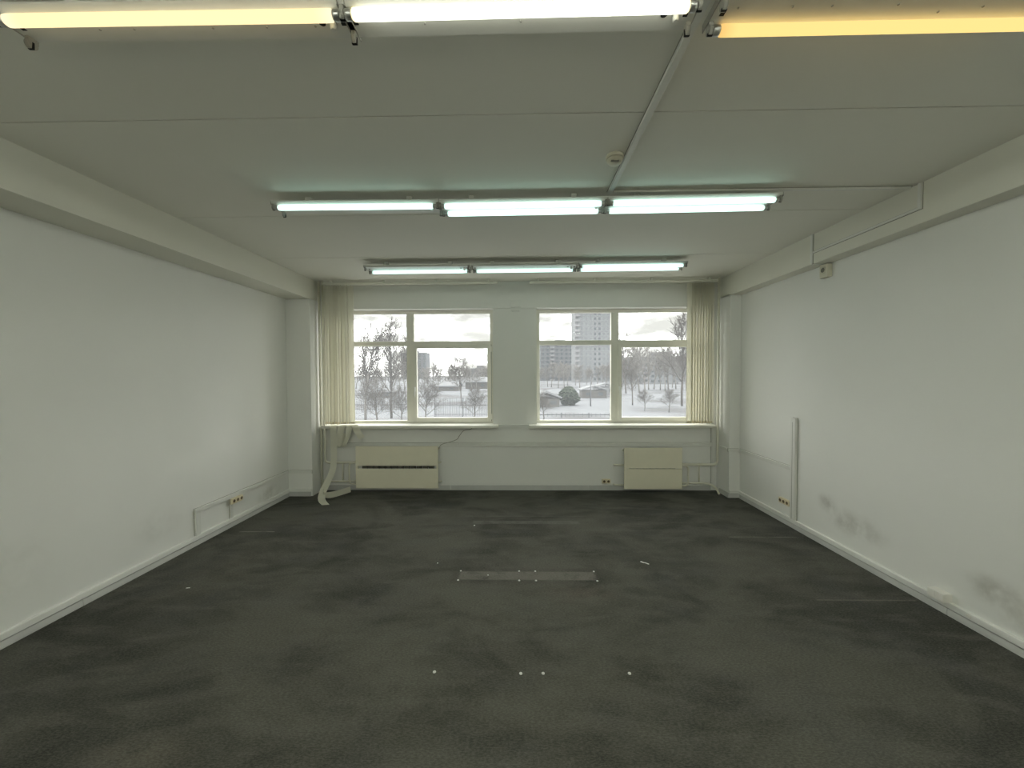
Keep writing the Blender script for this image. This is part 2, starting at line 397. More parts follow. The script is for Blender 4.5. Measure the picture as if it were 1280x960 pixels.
# ------------------------------------------------------------------ windows
def window(name, x0, x1, xm, label):
    root = empty(name, ((x0+x1)/2, WY, ZS), label, 'window', kind='structure')
    ox, oz = (x0+x1)/2, ZS
    def B(nm, mt, a, b, y0, y1, c, d, bev=0.004, par=root):
        # local coordinates relative to the window root
        pl = (0, 0, 0)
        m = MB().box(a-ox, b-ox, y0, y1, c-oz, d-oz, bev)
        return m.build(nm, mt, par)
    z0, z1 = ZS+0.003, ZT-0.003; fw = 0.052; zt0, zt1 = 2.106, 2.172
    B('frame_rail', 'pvc', x0+0.002, x1-0.002, 0, 0.07, z1-0.048, z1)                  # head
    B('frame_rail', 'pvc', x0+0.002, x1-0.002, 0, 0.07, z0, z0+0.038)                  # bottom
    for a in (x0+0.002, x1-fw): B('frame_stile', 'pvc', a, a+fw-0.002, 0.001, 0.069, z0+0.038, z1-0.048)
    B('mullion', 'pvc', xm-0.055, xm+0.055, 0.002, 0.068, z0+0.038, z1-0.048)
    for a, b in ((x0+fw, xm-0.055), (xm+0.055, x1-fw)):
        B('transom', 'pvc', a, b, 0.003, 0.067, zt0, zt1)
    # opening sash in the lower right field
    sx0, sx1, sz0, sz1 = xm+0.040, x1-fw+0.018, z0+0.026, zt0+0.016
    sash = B('sash', 'pvc', sx0, sx0+0.056, -0.016, 0.05, sz0, sz1, 0.005)
    B('sash_stile', 'pvc', sx1-0.056, sx1, -0.016, 0.05, sz0, sz1, 0.005, sash)
    B('sash_rail', 'pvc', sx0+0.056, sx1-0.056, -0.016, 0.05, sz0, sz0+0.056, 0.005, sash)
    B('sash_rail', 'pvc', sx0+0.056, sx1-0.056, -0.016, 0.05, sz1-0.056, sz1, 0.005, sash)
    B('gasket_gap', 'gasket', sx1+0.0005, sx1+0.005, -0.004, 0.001, sz0, sz1, 0, sash)
    hb = MB(); hx = sx0+0.028-ox; hz = 1.462-oz
    hb.box(hx-0.014, hx+0.014, -0.028, -0.015, hz-0.035, hz+0.035, 0.004)
    hb.box(hx-0.010, hx+0.010, -0.050, -0.026, hz+0.010, hz+0.030, 0.004)
    hb.box(hx-0.010, hx+0.010, -0.055, -0.040, hz-0.105, hz+0.030, 0.005)
    hb.build('handle', 'skirt_l', sash)
    for s in (0, 1):
        B('hinge', 'pvc', sx1-0.004, sx1+0.014, -0.028, -0.012, (sz0+0.03, sz1-0.11)[s], (sz0+0.11, sz1-0.03)[s], 0.003, sash)
    # panes
    fields = [(x0+fw, xm-0.055, zt1, z1-0.048, 0.03), (xm+0.055, x1-fw, zt1, z1-0.048, 0.03),
              (x0+fw, xm-0.055, z0+0.038, zt0, 0.03), (sx0+0.056, sx1-0.056, sz0+0.056, sz1-0.056, 0.012)]
    for a, b, c, d, yy in fields:
        B('pane', 'glass', a-0.004, b+0.004, yy, yy+0.006, c-0.004, d+0.004, 0)
    return root
win1 = window('window_1', W1[0], W1[1], -1.612, 'cream framed four-pane window left of the pier')
win2 = window('window_2', W2[0], W2[1], 1.408, 'cream framed four-pane window right of the pier')
for wr, a, b in ((win1, -2.845, -0.300), (win2, 0.137, 2.745)):
    o = wr.location
    MB().box(a-o.x, b-o.x, 5.415-o.y, YB+0.19-o.y, 0.917-o.z, 0.957-o.z, 0.006).build('window_sill', 'sill', wr)

# ------------------------------------------------------------------ skirtings
def skirting(name, side, cuts, label):
    root = empty(name, (0, 0, 0), label, 'baseboard', kind='structure')
    for (a, b) in zip(cuts[:-1], cuts[1:]):
        x = XL if side < 0 else XR; s = -side
        prof = [(x, 0.0), (x+s*0.020, 0.0), (x+s*0.020, 0.018), (x+s*0.015, 0.044), (x, 0.048)]
        MB().prism(prof, 'y', a+0.002, b-0.002).build('skirting_board', 'skirt', root)
    x = XL if side < 0 else XR; s = -side
    MB().prism([(x, 0.0482), (x+s*0.004, 0.0482), (x+s*0.004, 0.0548), (x, 0.0548)], 'y', YF, (DL if side < 0 else DR)-0.001).build('gap_shade_strip', 'iron', root)  # dark strip painting in the shade of the gap below the duct
    prof = [(x, 0.055), (x+s*0.022, 0.055), (x+s*0.022, 0.092), (x+s*0.018, 0.096), (x, 0.096)]
    MB().prism(prof, 'y', YF, (DL if side < 0 else DR)-0.001).build('skirting_duct', 'skirt_l', root)
    return root
skirting('baseboard_left', -1, [YF, -1.3, 0.7, 2.717, 4.7, DL-0.02], 'two-step pale skirting along the left wall')
skirting('baseboard_right', 1, [YF, -1.3, 0.7, 2.68, 4.6, DR-0.02], 'two-step pale skirting along the right wall')
bb = empty('baseboard_back', (0, YB, 0), 'grey skirting under the windows between the columns', 'baseboard', kind='structure')
for a, b in ((-2.80, -1.0), (-1.0, 1.0), (1.0, 2.74)):
    MB().box(a+0.002, b-0.002, -0.016, 0.0, 0.0, 0.075, 0.004).build('skirting_board', 'skirt', bb)
bc = empty('baseboard_columns', (0, 0, 0), 'grey skirting pieces wrapped around the corner columns', 'baseboard', kind='structure')
MB().box(XL, BL-0.02, DL-0.016, DL, 0, 0.065, 0.004).build('skirting_board', 'skirt', bc)
MB().box(BR, XR-0.001, DR-0.016, DR, 0, 0.065, 0.004).build('skirting_board', 'skirt', bc)
MB().box(BR-0.016, BR, DR-0.015, YB-0.1, 0, 0.065, 0.004).build('skirting_board', 'skirt', bc)
MB().box(XL, BL-0.005, DL-0.022, DL, 0.066, 0.10, 0.004).build('skirting_duct', 'skirt_l', bc)
MB().box(BR, XR-0.001, DR-0.022, DR, 0.066, 0.10, 0.004).build('skirting_duct', 'skirt_l', bc)

# ------------------------------------------------------------------ cable trunking
def duct(root, x0, x1, y0, y1, z0, z1, on=None):
    o = root.location
    d = MB().box(x0-o.x, x1-o.x, y0-o.y, y1-o.y, z0-o.z, z1-o.z, 0.003).build('duct_length', 'duct', root)
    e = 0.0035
    if on is not None:           # dark strip standing in for the shadow line along the duct edges
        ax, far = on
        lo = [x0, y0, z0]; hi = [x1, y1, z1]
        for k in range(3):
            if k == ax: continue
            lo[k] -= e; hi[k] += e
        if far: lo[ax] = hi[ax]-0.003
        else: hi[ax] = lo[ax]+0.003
        MB().box(lo[0]-o.x, hi[0]-o.x, lo[1]-o.y, hi[1]-o.y, lo[2]-o.z, hi[2]-o.z).build('shade_line', 'edge_shade', d)
    return d
# left wall
r = empty('cable_trunking', (XL, 3.73, 0.09), 'white cable trunking on the left wall running to the corner column', 'trunking')
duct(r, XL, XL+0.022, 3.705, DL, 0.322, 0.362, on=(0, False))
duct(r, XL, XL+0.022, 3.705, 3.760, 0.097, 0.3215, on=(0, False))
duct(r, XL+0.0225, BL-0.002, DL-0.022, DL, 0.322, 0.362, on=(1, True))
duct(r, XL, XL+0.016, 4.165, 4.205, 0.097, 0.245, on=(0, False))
# right wall
r = empty('cable_trunking', (XR, 4.2, 0.1), 'white cable trunking low on the right wall with an upright post', 'trunking')
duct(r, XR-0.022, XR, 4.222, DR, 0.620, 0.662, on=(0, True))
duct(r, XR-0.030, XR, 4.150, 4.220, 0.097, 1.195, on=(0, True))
MB().box(-0.031, -0.029, -0.012, -0.008, 0.0, 1.05).build('lid_seam', 'joint', r)
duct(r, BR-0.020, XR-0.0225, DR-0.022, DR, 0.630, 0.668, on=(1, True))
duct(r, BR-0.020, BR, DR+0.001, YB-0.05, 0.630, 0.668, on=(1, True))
# back wall under the sills
r = empty('cable_trunking', (0, YB, 0.66), 'long flat cable trunking on the wall below both window sills', 'trunking')
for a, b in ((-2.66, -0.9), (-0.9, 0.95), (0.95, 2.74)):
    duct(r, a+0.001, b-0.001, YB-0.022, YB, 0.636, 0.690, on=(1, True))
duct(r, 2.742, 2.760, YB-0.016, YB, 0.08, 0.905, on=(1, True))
# ceiling run
r = empty('cable_trunking', (0.66, 2.0, H), 'thin white trunking across the ceiling past the smoke detector to the right beam', 'trunking')
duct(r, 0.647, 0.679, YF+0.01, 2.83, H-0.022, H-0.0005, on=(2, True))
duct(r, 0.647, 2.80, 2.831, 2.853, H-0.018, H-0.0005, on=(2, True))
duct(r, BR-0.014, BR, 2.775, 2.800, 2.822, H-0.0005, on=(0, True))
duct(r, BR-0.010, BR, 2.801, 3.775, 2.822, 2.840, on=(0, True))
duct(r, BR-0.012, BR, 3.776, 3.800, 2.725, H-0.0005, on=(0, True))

# ------------------------------------------------------------------ ceiling lamps
L = 1.225
def lamp(x0, x1, yn, yf, near, far, rz, label, starters):
    cx = (x0+x1)/2; cy = (yn+yf)/2; h = (yf-yn)/2; ov = 0.028 if h < 0.05 else 0.040; nv = 0.016
    root = empty('ceiling_lamp', (cx, cy, H), label, 'ceiling lamp', 'fluorescent ceiling lamps in rows', rz=rz)
    e = L/2; hw = h+ov
    # hanging clips
    for sx in (-0.38, 0.38):
        MB().box(sx-0.02, sx+0.02, -0.015, 0.04, -0.054, 0.0).build('ceiling_clip', 'tray', root)
    # folded tray: flat face, turned-up flanks, rolled lips
    hn = h+nv
    prof = [(-hn, -0.068), (-hn+0.010, -0.078), (hw-0.010, -0.078), (hw, -0.068), (hw+0.008, -0.062), (hw+0.008, -0.056), (hw, -0.054), (-hn, -0.054), (-hn-0.005, -0.056), (-hn-0.005, -0.062)]
    tray = MB().prism(prof, 'x', -e, e).build('tray', 'tray', root)
    for sx in (-1, 1):
        MB().box(min(sx*e, sx*(e+0.003)), max(sx*e, sx*(e+0.003)), -hn-0.004, hw+0.004, -0.082, -0.054).build('end_plate', 'holder', root)
    rnd = random.Random(hash(label) % 1000 if False else len(label)*7+int(cx*10)+int(cy*100))
    for k in range(7):
        px = -0.5+k*0.16+rnd.uniform(-0.04, 0.04); py = rnd.choice((-0.3, 0.0, 0.35))*h
        MB().lathe([(0.0001, 0), (0.004, 0), (0.003, 0.0025)], (px, py, -0.078), (0, 0, -1), 8).build('rivet', 'holder', tray)
    # keyhole slot and starter beside the right-hand holders
    for k, px in enumerate((0.545, 0.505)):
        MB().lathe([(0.012, 0), (0.012, 0.0012)], (px, 0.004, -0.0782), (0, 0, -1), 14).build('slot', 'black', tray)
    if starters:
        MB().lathe([(0.0105, 0), (0.0105, 0.022), (0.008, 0.026)], (0.545, 0.004, -0.0785), (0, 0, -1), 14).build('starter', 'starter', root)
    for sx in (-1, 1):
        MB().box(sx*0.580-0.008, sx*0.580+0.008, -0.012, 0.014, -0.0796, -0.0784).build('slot', 'black', tray)
    zc = -0.100
    for side, on in ((-1, near), (1, far)):
        y = side*h
        for sx in (-1, 1):
            hx = sx*(e-0.010)
            hm = MB().box(hx-0.008, hx+0.008, y-0.014, y+0.014, zc-0.004, -0.074, 0.002)
            hm.lathe([(0.017, -0.007), (0.017, 0.007)], (hx, y, zc), (1, 0, 0), 16)
            ho = hm.build('lampholder', 'holder', root)
            MB().box(hx-sx*0.0085-0.0012, hx-sx*0.0085+0.0012, y-0.003, y+0.003, zc-0.017, zc+0.006).build('pin_slot', 'black', ho)
            MB().box(hx-0.0088, hx+0.0088, y-0.0035, y+0.0035, zc-0.0178, zc-0.010).build('clip', 'black', ho)
        if on:
            tl = e-0.020
            tb = MB().lathe([(0.012, -tl+0.022), (0.0185, -tl+0.028), (0.019, -tl+0.034), (0.019, tl-0.034), (0.0185, tl-0.028), (0.012, tl-0.022)], (0, y, zc), (1, 0, 0), 20).build('tube', on, root)
            for sx in (-1, 1):
                a, b = sorted((sx*(tl-0.024), sx*(tl+0.001)))
                MB().lathe([(0.0150, a), (0.0175, a+0.003), (0.0175, b-0.003), (0.0150, b)], (0, y, zc), (1, 0, 0), 16).build('end_cap', 'metal', tb)
    return root
lamp(-1.80, -0.600, 1.335, 1.430, 'warm', None, 0.006, 'ceiling lamp with one warm yellow tube, left in the row nearest the camera', True)
lamp(-0.593, 0.603, 1.335, 1.430, 'white', None, -0.004, 'ceiling lamp with one white tube, middle of the row nearest the camera', True)
lamp(0.684, 1.90, 1.333, 1.428, None, 'amber', 0.0, 'ceiling lamp with one amber tube, right in the row nearest the camera', False)
lamp(-1.795, -0.590, 2.832, 2.962, 'cool', None, 0.006, 'ceiling lamp with only its near tube lit, left in the middle row', True)
lamp(-0.575, 0.635, 2.834, 2.962, 'cool', 'cool', -0.014, 'ceiling lamp with both tubes lit, centre of the middle row', True)
lamp(0.650, 1.855, 2.812, 2.945, 'cool', 'cool', -0.022, 'ceiling lamp with both tubes lit, right in the middle row', True)
lamp(-1.790, -0.575, 4.480, 4.620, None, 'cool_old', -0.012, 'ceiling lamp with only its far tube lit, left in the row by the windows', True)
lamp(-0.540, 0.675, 4.470, 4.610, None, 'cool_old', -0.014, 'ceiling lamp with only its far tube lit, middle of the row by the windows', True)
lamp(0.700, 1.900, 4.455, 4.590, 'cool_old', 'cool_old', -0.016, 'ceiling lamp with both tubes lit, right in the row by the windows', True)

for yy, q, tm in ((-0.20, 'just behind the camera', 'fill_near'), (-1.75, 'farthest from the windows', 'fill_rear')):  # unseen lamp rows added behind the camera to fill the room with light
    for xa, p in ((-1.80, 'left'), (-0.60, 'middle'), (0.69, 'right')):
        lamp(xa, xa+1.205, yy, yy+0.12, tm, tm, 0.0, 'twin-tube ceiling lamp, %s in the row %s' % (p, q), True)  # added fill lamps, unseen behind the camera

# ------------------------------------------------------------------ smoke detector, wall sensor, box on the pier
sd = empty('smoke_detector', (0.588, 2.395, H), 'round ivory smoke detector on the ceiling', 'smoke detector')
MB().lathe([(0.052, 0), (0.055, 0.012), (0.052, 0.020)], (0, 0, 0), (0, 0, -1), 28).build('base', 'detector', sd)
MB().lathe([(0.046, 0.0205), (0.046, 0.034), (0.040, 0.046), (0.012, 0.050)], (0, 0, 0), (0, 0, -1), 28).build('head', 'detector', sd)
MB().box(-0.030, 0.018, -0.038, -0.022, -0.0495, -0.044, 0.002).build('vent_slot', 'detector_d', sd)
se = empty('wall_speaker', (XR, 3.775, 2.655), 'small white box with round grille on the right wall under the beam', 'speaker')
MB().box(-0.050, 0, -0.048, 0.048, -0.066, 0.060, 0.008).build('housing', 'detector', se)
MB().lathe([(0.032, 0), (0.032, 0.004), (0.026, 0.006)], (-0.0495, 0, 0.006), (-1, 0, 0), 24).build('bezel', 'detector', se)
MB().lathe([(0.023, 0), (0.021, 0.002)], (-0.0560, 0, 0.006), (-1, 0, 0), 24).build('grille', 'detector_d', se)
MB().tube(fillet([(0.0-0.157, 0.012, 0.068), (-0.152, 0.012, 0.064), (-0.012, 0.012, 0.064), (-0.012, 0.012, 0.058)], 0.006), 0.006, 8).build('cable', 'duct', se)
jb = empty('junction_box', (-0.046, YB, 2.665), 'small flat white junction box on the pier between the windows', 'box')
MB().box(-0.068, 0.068, -0.030, 0.022, -0.030, 0.078, 0.006).build('lid', 'wall', jb)
MB().box(-0.060, 0.060, -0.010, 0.022, -0.082, -0.033, 0.004).build('lower_plate', 'wall', jb)

# ------------------------------------------------------------------ sockets
def sockets(name, base, axis, n, label, mat='socket', w=0.056, hgt=0.062, dep=0.030):
    root = empty(name, base, label, 'socket')
    # built facing -y then turned onto the wall
    rz = {'left': PI/2, 'right': -PI/2, 'back': 0}[axis]
    root.rotation_euler = (0, 0, rz)
    tot = n*w
    MB().box(-tot/2, tot/2, -dep, 0, -hgt/2, hgt/2, 0.006).build('housing', mat, root)
    for k in range(n):
        x = -tot/2+w*(k+0.5)
        c = MB().lathe([(0.0235, 0), (0.0235, 0.0035), (0.0185, 0.0035), (0.0175, 0.0015)], (x, -dep+0.0005, 0), (0, -1, 0), 20).build('outlet', mat, root)
        MB().lathe([(0.0175, 0), (0.0175, 0.0006)], (x, -dep-0.0015, 0), (0, -1, 0), 18).build('recess', 'socket_hole', c)
        for sx in (-1, 1):
            MB().lathe([(0.003, 0), (0.003, 0.0006)], (x+sx*0.0085, -dep-0.0022, 0), (0, -1, 0), 8).build('pin_hole', 'black', c)
    return root
sockets('wall_socket', (XL+0.0165, 4.235, 0.288), 'left', 3, 'cream triple socket under the trunking on the left wall')
sockets('wall_socket', (XR, 4.315, 0.248), 'right', 3, 'cream triple socket beside the upright trunking on the right wall')
sockets('wall_socket', (1.245, YB, 0.136), 'back', 2, 'yellowed double socket near the floor beside the smaller radiator cover', 'socket', 0.060, 0.062, 0.034)
o = empty('wall_socket', (XR-0.0262, 2.715, 0.118), 'white double surface socket on the skirting of the right wall', 'socket')
for k in range(2):
    MB().box(-0.040, 0.026, -0.052+k*0.053, -0.001+k*0.053, -0.026, 0.034, 0.005).build('housing', 'socket_w', o)
tag(MB().box(XR-0.034, XR-0.0262, 2.530, 2.556, 0.070, 0.088, 0.002).build('duct_clip', 'socket_w'), 'tiny white clip on the right skirting past the double socket', 'clip')

# ------------------------------------------------------------------ radiators, covers, pipes
def radiator(x0, x1, label):
    root = empty('radiator', ((x0+x1)/2, YB, 0.06), label, 'radiator')
    hwd = (x1-x0)/2-0.03; n = int(2*hwd/0.085)
    for k in range(n):
        x = -hwd+2*hwd*(k+0.5)/n
        MB().box(x-0.034, x+0.034, -0.115, -0.035, 0.03, 0.555, 0.012).build('section', 'iron', root)
    for z in (0.07, 0.35):
        MB().tube([(-hwd, -0.075, z), (hwd, -0.075, z)], 0.018, 10).build('header_pipe', 'iron', root)
    for sx in (-1, 1):
        MB().box(sx*hwd*0.8-0.01, sx*hwd*0.8+0.01, -0.055, 0.0, 0.28, 0.30).build('wall_bracket', 'iron', root)
    return root
def cover(x0, x1, z0, za, zb, z1, label, slit):
    yb = 5.425
    root = empty('radiator_cover', ((x0+x1)/2, yb, z0), label, 'radiator cover')
    hwd = (x1-x0)/2
    MB().box(-hwd, hwd, -0.018, 0, zb-z0, z1-z0, 0.003).build('upper_board', 'cream', root)
    MB().box(-hwd, hwd, -0.018, 0, 0, za-z0, 0.003).build('lower_board', 'cream', root)
    for sx in (-1, 1):
        a, b = sorted((sx*(hwd-0.006), sx*(hwd-0.030)))
        MB().box(a, b, 0.0005, 0.006, 0.02, z1-z0-0.02).build('back_batten', 'cream', root)
        MB().box(a, b, 0.0065, YB-yb-0.0005, z1-z0-0.06, z1-z0-0.045).build('bracket', 'cream', root)
    if slit:
        for sx in (-1, 1):
            a, b = sorted((sx*hwd, sx*(hwd-0.028)))
            MB().box(a, b, -0.0165, -0.001, za-z0, zb-z0).build('spacer', 'cream', root)
    return root
radiator(-2.29, -1.19, 'dark ribbed radiator behind the wide cover with a black slit')
radiator(1.52, 2.24, 'dark ribbed radiator behind the smaller cover')
cover(-2.328, -1.152, 0.065, 0.346, 0.386, 0.665, 'wide cream radiator cover of two boards with a black slit between', True)
cover(1.470, 2.278, 0.058, 0.342, 0.349, 0.640, 'smaller cream radiator cover of two boards under the right window', False)
def pipes(name, runs, label):
    root = empty(name, (runs[0][0][0][0], runs[0][0][0][1], 0), label, 'pipe')
    o = root.location
    for nm, (pts, r, fr) in zip([q[3] for q in runs], [q[:3] for q in runs]):
        MB().tube([Vector(p)-o for p in fillet(pts, fr)], r, 10).build(nm, 'pipe', root)
    return root
PY = 5.470
pipes('heating_pipe', [([(-2.835, 5.45, 0.0), (-2.835, 5.45, H)], 0.017, 0.03, 'riser'),
      ([(-2.835, 5.46, 0.150), (-2.29, PY, 0.150)], 0.012, 0.03, 'feed_pipe')], 'cream heating riser in the left corner, nearest the column')
pipes('heating_pipe', [([(-2.778, 5.44, H), (-2.778, 5.44, 0.425), (-2.29, PY, 0.425)], 0.016, 0.06, 'riser'),
      ([(-2.33, PY-0.03, 0.422), (-2.435, PY-0.03, 0.422), (-2.435, PY-0.03, 0.120), (-2.33, PY-0.03, 0.120)], 0.0115, 0.08, 'bypass_loop'),
      ([(-2.545, PY+0.01, 0.425), (-2.545, PY+0.01, 0.150)], 0.011, 0.02, 'bypass_pipe'),
      ([(-1.19, PY, 0.425), (-1.118, PY, 0.425)], 0.012, 0.02, 'stub'), ([(-1.19, PY, 0.150), (-1.112, PY, 0.150)], 0.012, 0.02, 'stub')], 'cream heating riser in the left corner, beside the blind, feeding the wide radiator')
pipes('heating_pipe', [([(2.780, 5.44, H), (2.780, 5.44, 0.395), (2.24, PY, 0.395)], 0.017, 0.07, 'riser'),
      ([(2.24, PY-0.03, 0.385), (2.375, PY-0.03, 0.385), (2.375, PY-0.03, 0.095), (2.24, PY-0.03, 0.095)], 0.0125, 0.08, 'bypass_loop'),
      ([(2.545, PY+0.01, 0.39), (2.545, PY+0.01, 0.13)], 0.011, 0.02, 'bypass_pipe'),
      ([(2.24, PY, 0.125), (2.64, PY, 0.128), (2.735, 5.40, 0.10), (2.768, 5.36, 0.0)], 0.014, 0.06, 'return_pipe'),
      ([(1.52, PY, 0.385), (1.335, PY, 0.385)], 0.013, 0.02, 'stub'), ([(1.52, PY, 0.100), (1.36, PY, 0.100), (1.33, PY, 0.11)], 0.013, 0.02, 'stub')], 'cream heating riser in the right corner with a looped branch to the radiator')

# ------------------------------------------------------------------ vertical blinds
rs = random.Random(4)
def blind(x0, x1, slats, label, cordx):
    root = empty('vertical_blind', ((x0+x1)/2, 5.405, H), label, 'blind')
    o = root.location
    MB().box(x0-o.x, x1-o.x, -0.020, 0.020, -0.062, -0.034, 0.003).build('track', 'pvc', root)
    for k in range(4):
        x = x0-o.x+0.12+k*((x1-x0)-0.24)/3
        MB().box(x-0.012, x+0.012, -0.016, 0.016, -0.034, 0.0).build('track_clip', 'pvc', root)
    for (x, a, zb) in slats:
        hw = 0.0445; n = 6; pts = []; z1 = -0.075; z0 = zb-H; th = 0.0012
        vs = []; fs = []
        ca, sa = math.cos(math.radians(a)), math.sin(math.radians(a))
        for zz in (z1, (z0+z1)/2, z0):
            tw = rs.uniform(-0.05, 0.05)
            c2, s2 = math.cos(math.radians(a)+tw), math.sin(math.radians(a)+tw)
            for side in (-th/2, th/2):
                for i in range(n+1):
                    u = -hw+2*hw*i/n; v = 0.006*(1-(u/hw)**2)+side
                    vs.append((x-o.x+u*c2-v*s2, u*s2+v*c2, zz))
        k = n+1
        for j in range(2):
            b0, b1 = j*2*k, (j+1)*2*k
            for i in range(n):
                fs.append((b0+i, b0+i+1, b1+i+1, b1+i)); fs.append((b0+k+i, b1+k+i, b1+k+i+1, b0+k+i+1))
            fs.append((b0, b1, b1+k, b0+k)); fs.append((b0+n, b0+k+n, b1+k+n, b1+n))
        sl = MB().add(vs, fs, True).build('slat', 'slat', root)
        m = Matrix.Translation((x-o.x, 0, 0)) @ Matrix.Rotation(math.radians(a), 4, 'Z')
        MB().box(-0.040, 0.040, 0.0035, 0.0085, z0+0.001, z0+0.030, 0.001, m).build('bottom_weight', 'socket', sl)
        MB().box(-0.010, 0.010, -0.004, 0.009, z1-0.004, -0.060, 0.002, m).build('hanger', 'pvc', sl)
    MB().tube(fillet([(cordx-o.x, -0.020, -0.05), (cordx-o.x, -0.026, -0.80), (cordx-o.x+0.006, -0.028, -1.02), (cordx-o.x+0.014, -0.026, -0.80), (cordx-o.x+0.010, -0.020, -0.05)], 0.02), 0.0016, 6).build('control_cord', 'pvc', root)
    return root
blind(-2.755, -0.30, [(-2.712, 72, 0.985), (-2.672, 64, 0.985), (-2.628, 35, 0.98), (-2.585, 70, 0.985), (-2.548, 76, 0.98), (-2.505, 58, 0.985), (-2.462, 22, 0.985), (-2.42, 66, 0.985), (-2.368, 3, 0.985)],
      'open vertical blind bunched at the left end of the left window track', -2.735)
blind(0.150, 2.745, [(2.368, 2, 0.985), (2.412, 40, 0.985), (2.450, 44, 0.985), (2.488, 42, 0.985), (2.526, 46, 0.985), (2.564, 44, 0.985), (2.602, 46, 0.985), (2.640, 44, 0.985), (2.680, 40, 0.985)],
      'open vertical blind bunched at the right end of the right window track', 2.735)

# torn-off strips lying over the sill
def strip(pts, wids, label):
    P = spline(pts, 8); Wd = spline(wids, 8)
    Wd = [Vector(v).normalized()*0.0445 for v in Wd]
    o = Vector(pts[0]); ob = MB().ribbon([p-o for p in P], Wd).build('blind_strip', 'strip'); ob.location = o
    return tag(ob, label, 'blind strip', 'torn blind strips at the left window')
X = (1, 0, 0)
strip([(-2.655, 5.53, 0.960), (-2.645, 5.45, 0.962), (-2.635, 5.395, 0.955), (-2.625, 5.375, 0.90), (-2.615, 5.365, 0.70), (-2.61, 5.345, 0.45), (-2.625, 5.30, 0.30), (-2.665, 5.22, 0.16), (-2.675, 5.13, 0.055), (-2.620, 5.03, 0.012), (-2.50, 4.885, 0.006)],
      [X, X, X, X, X, X, (1, 0.1, 0), (1, 0.25, -0.1), (1, 0.45, -0.05), (1, 0.55, 0), (1, 0.25, 0)], 'longest torn ivory blind strip hanging from the sill onto the carpet, folded forward')
strip([(-2.675, 5.17, 0.115), (-2.655, 5.14, 0.060), (-2.58, 5.17, 0.045), (-2.48, 5.24, 0.055), (-2.37, 5.33, 0.075)],
      [(0.5, -0.6, 0.55), (0.3, -0.4, 0.8), (0.1, -0.15, 1), (0.05, -0.25, 1), (0, -0.3, 1)], 'torn ivory blind strip lying on the carpet towards the wide radiator cover')
strip([(-2.49, 5.50, 0.962), (-2.495, 5.42, 0.966), (-2.515, 5.385, 0.930), (-2.535, 5.375, 0.80), (-2.54, 5.385, 0.685), (-2.515, 5.40, 0.660), (-2.495, 5.405, 0.70), (-2.47, 5.41, 0.85)],
      [X, X, (1, 0.1, 0), (1, 0.1, 0), (1, 0.1, 0), (1, 0.5, 0), (1, 0.5, 0), (1, 0.5, 0)], 'short torn ivory blind strip curled in a loop below the sill')
strip([(-2.385, 5.49, 0.962), (-2.39, 5.42, 0.964), (-2.400, 5.380, 0.93), (-2.405, 5.345, 0.82), (-2.440, 5.325, 0.725), (-2.465, 5.335, 0.690)],
      [X, X, (0.7, 0.6, 0), (0.35, 0.95, 0), (0.35, 0.95, 0), (0.35, 0.95, 0)], 'thin twisted torn blind strip hanging beside the curled loop')
strip([(-2.40, 5.52, 0.9645), (-2.35, 5.44, 0.967), (-2.315, 5.385, 0.945), (-2.265, 5.355, 0.87), (-2.205, 5.350, 0.79)],
      [(1, 0.3, 0), (1, 0.3, 0), (1, 0.1, 0.5), (1, 0, 0.55), (1, -0.1, 0.6)], 'torn blind strip end slanting off the sill above the wide radiator cover')

# loose cable below the left sill
tag(MB().tube(spline([(-0.66, 5.535, 0.912), (-0.72, 5.525, 0.885), (-0.80, 5.52, 0.87), (-0.86, 5.52, 0.80), (-0.90, 5.52, 0.745), (-1.0, 5.522, 0.705), (-1.12, 5.515, 0.672), (-1.16, 5.50, 0.62)], 6), 0.004, 6).build('loose_cable', 'cord'), 'thin grey cable drooping from the left sill to the trunking', 'cable')

# ------------------------------------------------------------------ carpet leftovers
def plug(x, y, label, r=0.0095):
    o = MB().lathe([(r, 0), (r*0.9, 0.003), (r*0.3, 0.004)], (0, 0, 0), (0, 0, 1), 12).build('floor_plug', 'plug'); o.location = (x, y, 0)
    tag(o, label, 'floor plug', 'white plugs left in the carpet')
for x, y, q in ((-0.484, 2.125, 'leftmost'), (0.003, 2.12, 'second from the left'), (0.128, 2.122, 'third from the left'), (0.611, 2.128, 'rightmost')):
    plug(x, y, 'white plug in the carpet, %s of the four nearest the camera' % q)
for x, q in ((-0.504, 'left corner'), (-0.006, 'left middle'), (0.131, 'right middle'), (0.627, 'right corner')):
    plug(x, 3.244, 'white plug on the far edge of the pale carpet strip, %s' % q, 0.008)
    plug(x, 3.095, 'white plug on the near edge of the pale carpet strip, %s' % q, 0.009)
plug(-0.503, 4.236, 'white plug at the left end of the faint carpet mark near the windows', 0.009)
plug(-0.266, 3.177, 'tiny white fleck lying within the pale carpet strip', 0.006)
plug(-0.731, 3.377, 'tiny white fleck on the carpet left of the pale strip', 0.006)
sc = MB()
prof = [(-0.03, 0.024), (-0.012, 0.004), (0.004, 0.0), (0.03, -0.026), (0.036, -0.016), (0.012, 0.008), (0.002, 0.010), (-0.020, 0.032)]
sc.prism(prof, 'z', 0.0, 0.003)
o = sc.build('paper_scrap', 'paper'); o.location = (1.103, 3.395, 0.0)
tag(o, 'small jagged scrap of white paper on the carpet', 'paper scrap')
o = MB().prism([(-0.014, -0.003), (0.013, -0.004), (0.014, 0.003), (-0.013, 0.003)], 'z', 0, 0.002).build('paper_scrap', 'paper'); o.location = (-2.622, 2.959, 0)
o.rotation_euler = (0, 0, 0.2); tag(o, 'pale splinter on the carpet near the left wall', 'paper scrap')

